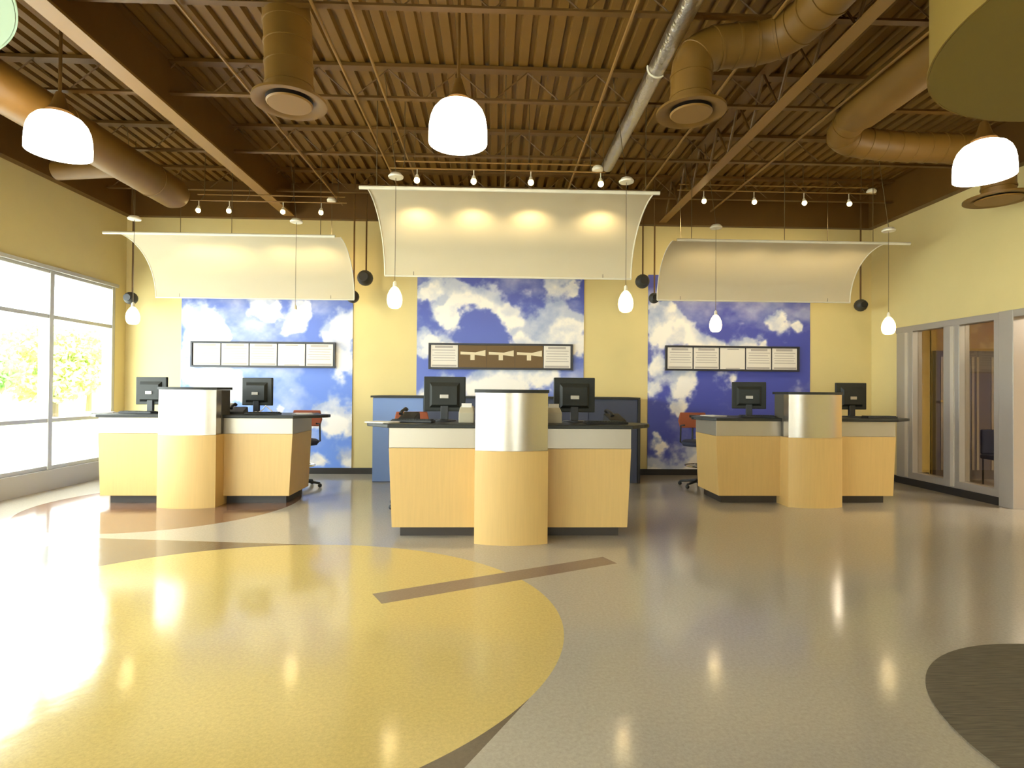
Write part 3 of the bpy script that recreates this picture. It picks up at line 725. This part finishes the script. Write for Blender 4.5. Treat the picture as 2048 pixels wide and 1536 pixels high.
# cable clutter and scanner
b = MB(); b.tube([(0.0, 0, 0.006), (.06, .02, .05), (.1, 0, .1), (.15, .02, .05), (.2, 0, .006)], .008, 6); b.tube([(-.1, .02, .006), (-.02, 0, .02), (.05, -.03, .006)], .007, 6)
tag(b.build('coiled_cable', 'white', loc=(-3.0, 7.22, ZT+.004)), 'looped white cable below the angled monitor on the left pod', 'cable')
t = thing('barcode_scanner', (3.72, 7.2, ZT), 'small white scanner on a bent stand left of the right tower', 'scanner')
MB().tube([(0, 0, 0), (0, 0, .1), (-.01, 0, .14)], .012, 8).build('stand', 'white', t, True)
MB().tube([(-.02, 0, .145), (.1, -.02, .12)], [.02, .014], 8).build('head', 'white', t, True)

# ------------------------------------------------------------------ stools
def stool(x, y, rz, zs, label):
    t = thing('drafting_stool', (x, y, 0), label, 'stool', 'orange backed drafting stools', rz)
    MB().loops([[(.23*math.cos(a), .22*math.sin(a), z) for a in np.linspace(0, 2*PI, 25)[:-1]] for z in (zs-.08, zs-.07)]+[[(.25*math.cos(a), .24*math.sin(a), z) for a in np.linspace(0, 2*PI, 25)[:-1]] for z in (zs-.05, zs-.02)]+[[(.22*math.cos(a), .21*math.sin(a), zs) for a in np.linspace(0, 2*PI, 25)[:-1]]]).build('seat', 'seatm', t, True)
    b = MB(); b.loops([[(-.2, .22, zs+.17), (.2, .22, zs+.17), (.2, .26, zs+.17), (-.2, .26, zs+.17)], [(-.22, .24, zs+.27), (.22, .24, zs+.27), (.22, .29, zs+.27), (-.22, .29, zs+.27)], [(-.19, .25, zs+.40), (.19, .25, zs+.40), (.19, .29, zs+.40), (-.19, .29, zs+.40)]]); b.build('backrest', 'orange', t, True, bevel=.01)
    MB().tube([(0, .1, zs-.08), (0, .27, zs-.06), (0, .28, zs+.2)], .014, 8).build('back_support', 'black', t)
    MB().tube([(0, 0, .1), (0, 0, zs-.07)], .025, 12).build('column', 'black', t)
    MB().loops([[(.2*math.cos(a), .2*math.sin(a), .3) for a in np.linspace(0, 2*PI, 33)], [(.212*math.cos(a), .212*math.sin(a), .31) for a in np.linspace(0, 2*PI, 33)], [(.2*math.cos(a), .2*math.sin(a), .32) for a in np.linspace(0, 2*PI, 33)]], False, False).build('foot_ring', 'chrome', t)
    b = MB()
    for k in range(4): b.tube([(.2*math.cos(k*PI/2), .2*math.sin(k*PI/2), .31), (0, 0, .31)], .006, 6)
    b.build('ring_spokes', 'chrome', t)
    for s in (-1, 1):
        MB().tube([(s*.2, .05, zs-.05), (s*.26, .05, zs-.03), (s*.26, .03, zs+.22), (s*.26, -.12, zs+.23)], .012, 8).build('armrest', 'black', t, True)
    for k in range(5):
        a = k*2*PI/5; lg = MB().tube([(0, 0, .1), (.28*math.cos(a), .28*math.sin(a), .06)], [.025, .016], 8).build('leg', 'black', t, True)
        MB().sphere((.28*math.cos(a), .28*math.sin(a), .03), .03, 12).build('caster', 'black', lg, True)
stool(-2.73, 8.02, 0, .68, 'orange backed drafting stool showing behind the right end of the left pod')
stool(3.02, 8.15, 0, .68, 'orange backed drafting stool showing behind the left end of the right pod')
stool(-.98, 6.75, .15, .72, 'orange backed drafting stool behind the left side of the middle pod')
ld = bpy.data.lights.new('office_fill', 'AREA'); ld.energy = 160; ld.size = 1.2; ld.color = (1, .93, .8)  # unseen lamp and glowing panel added to brighten the office interior
t = thing('added_panel_light', (8.6, 5.5, 2.7), 'added panel light, unseen, brightening the office', 'added light')
MB().box(-.62, .62, -.62, .62, .0, .045).build('housing', 'white', t)
MB().box(-.6, .6, -.6, .6, -.005, .0).build('diffuser', 'pendglow', t)
lo = bpy.data.objects.new('office_fill_light', ld); COL.objects.link(lo); lo.parent = t; lo.location = (0, 0, -.03)
# blue chair in the office
t = thing('office_chair', (7.72, 8.2, 0), 'dark blue chair seen through the office window', 'chair')
MB().box(-.22, .22, -.22, .22, .40, .47).build('seat', 'seatm', t, bevel=.02)
MB().box(-.21, .21, .18, .23, .47, .85).build('backrest', 'seatm', t, bevel=.02)
for sx in (-1, 1):
    for sy in (-1, 1): MB().tube([(sx*.19, sy*.19, 0), (sx*.19, sy*.19, .41)], .012, 8).build('leg', 'black', t)
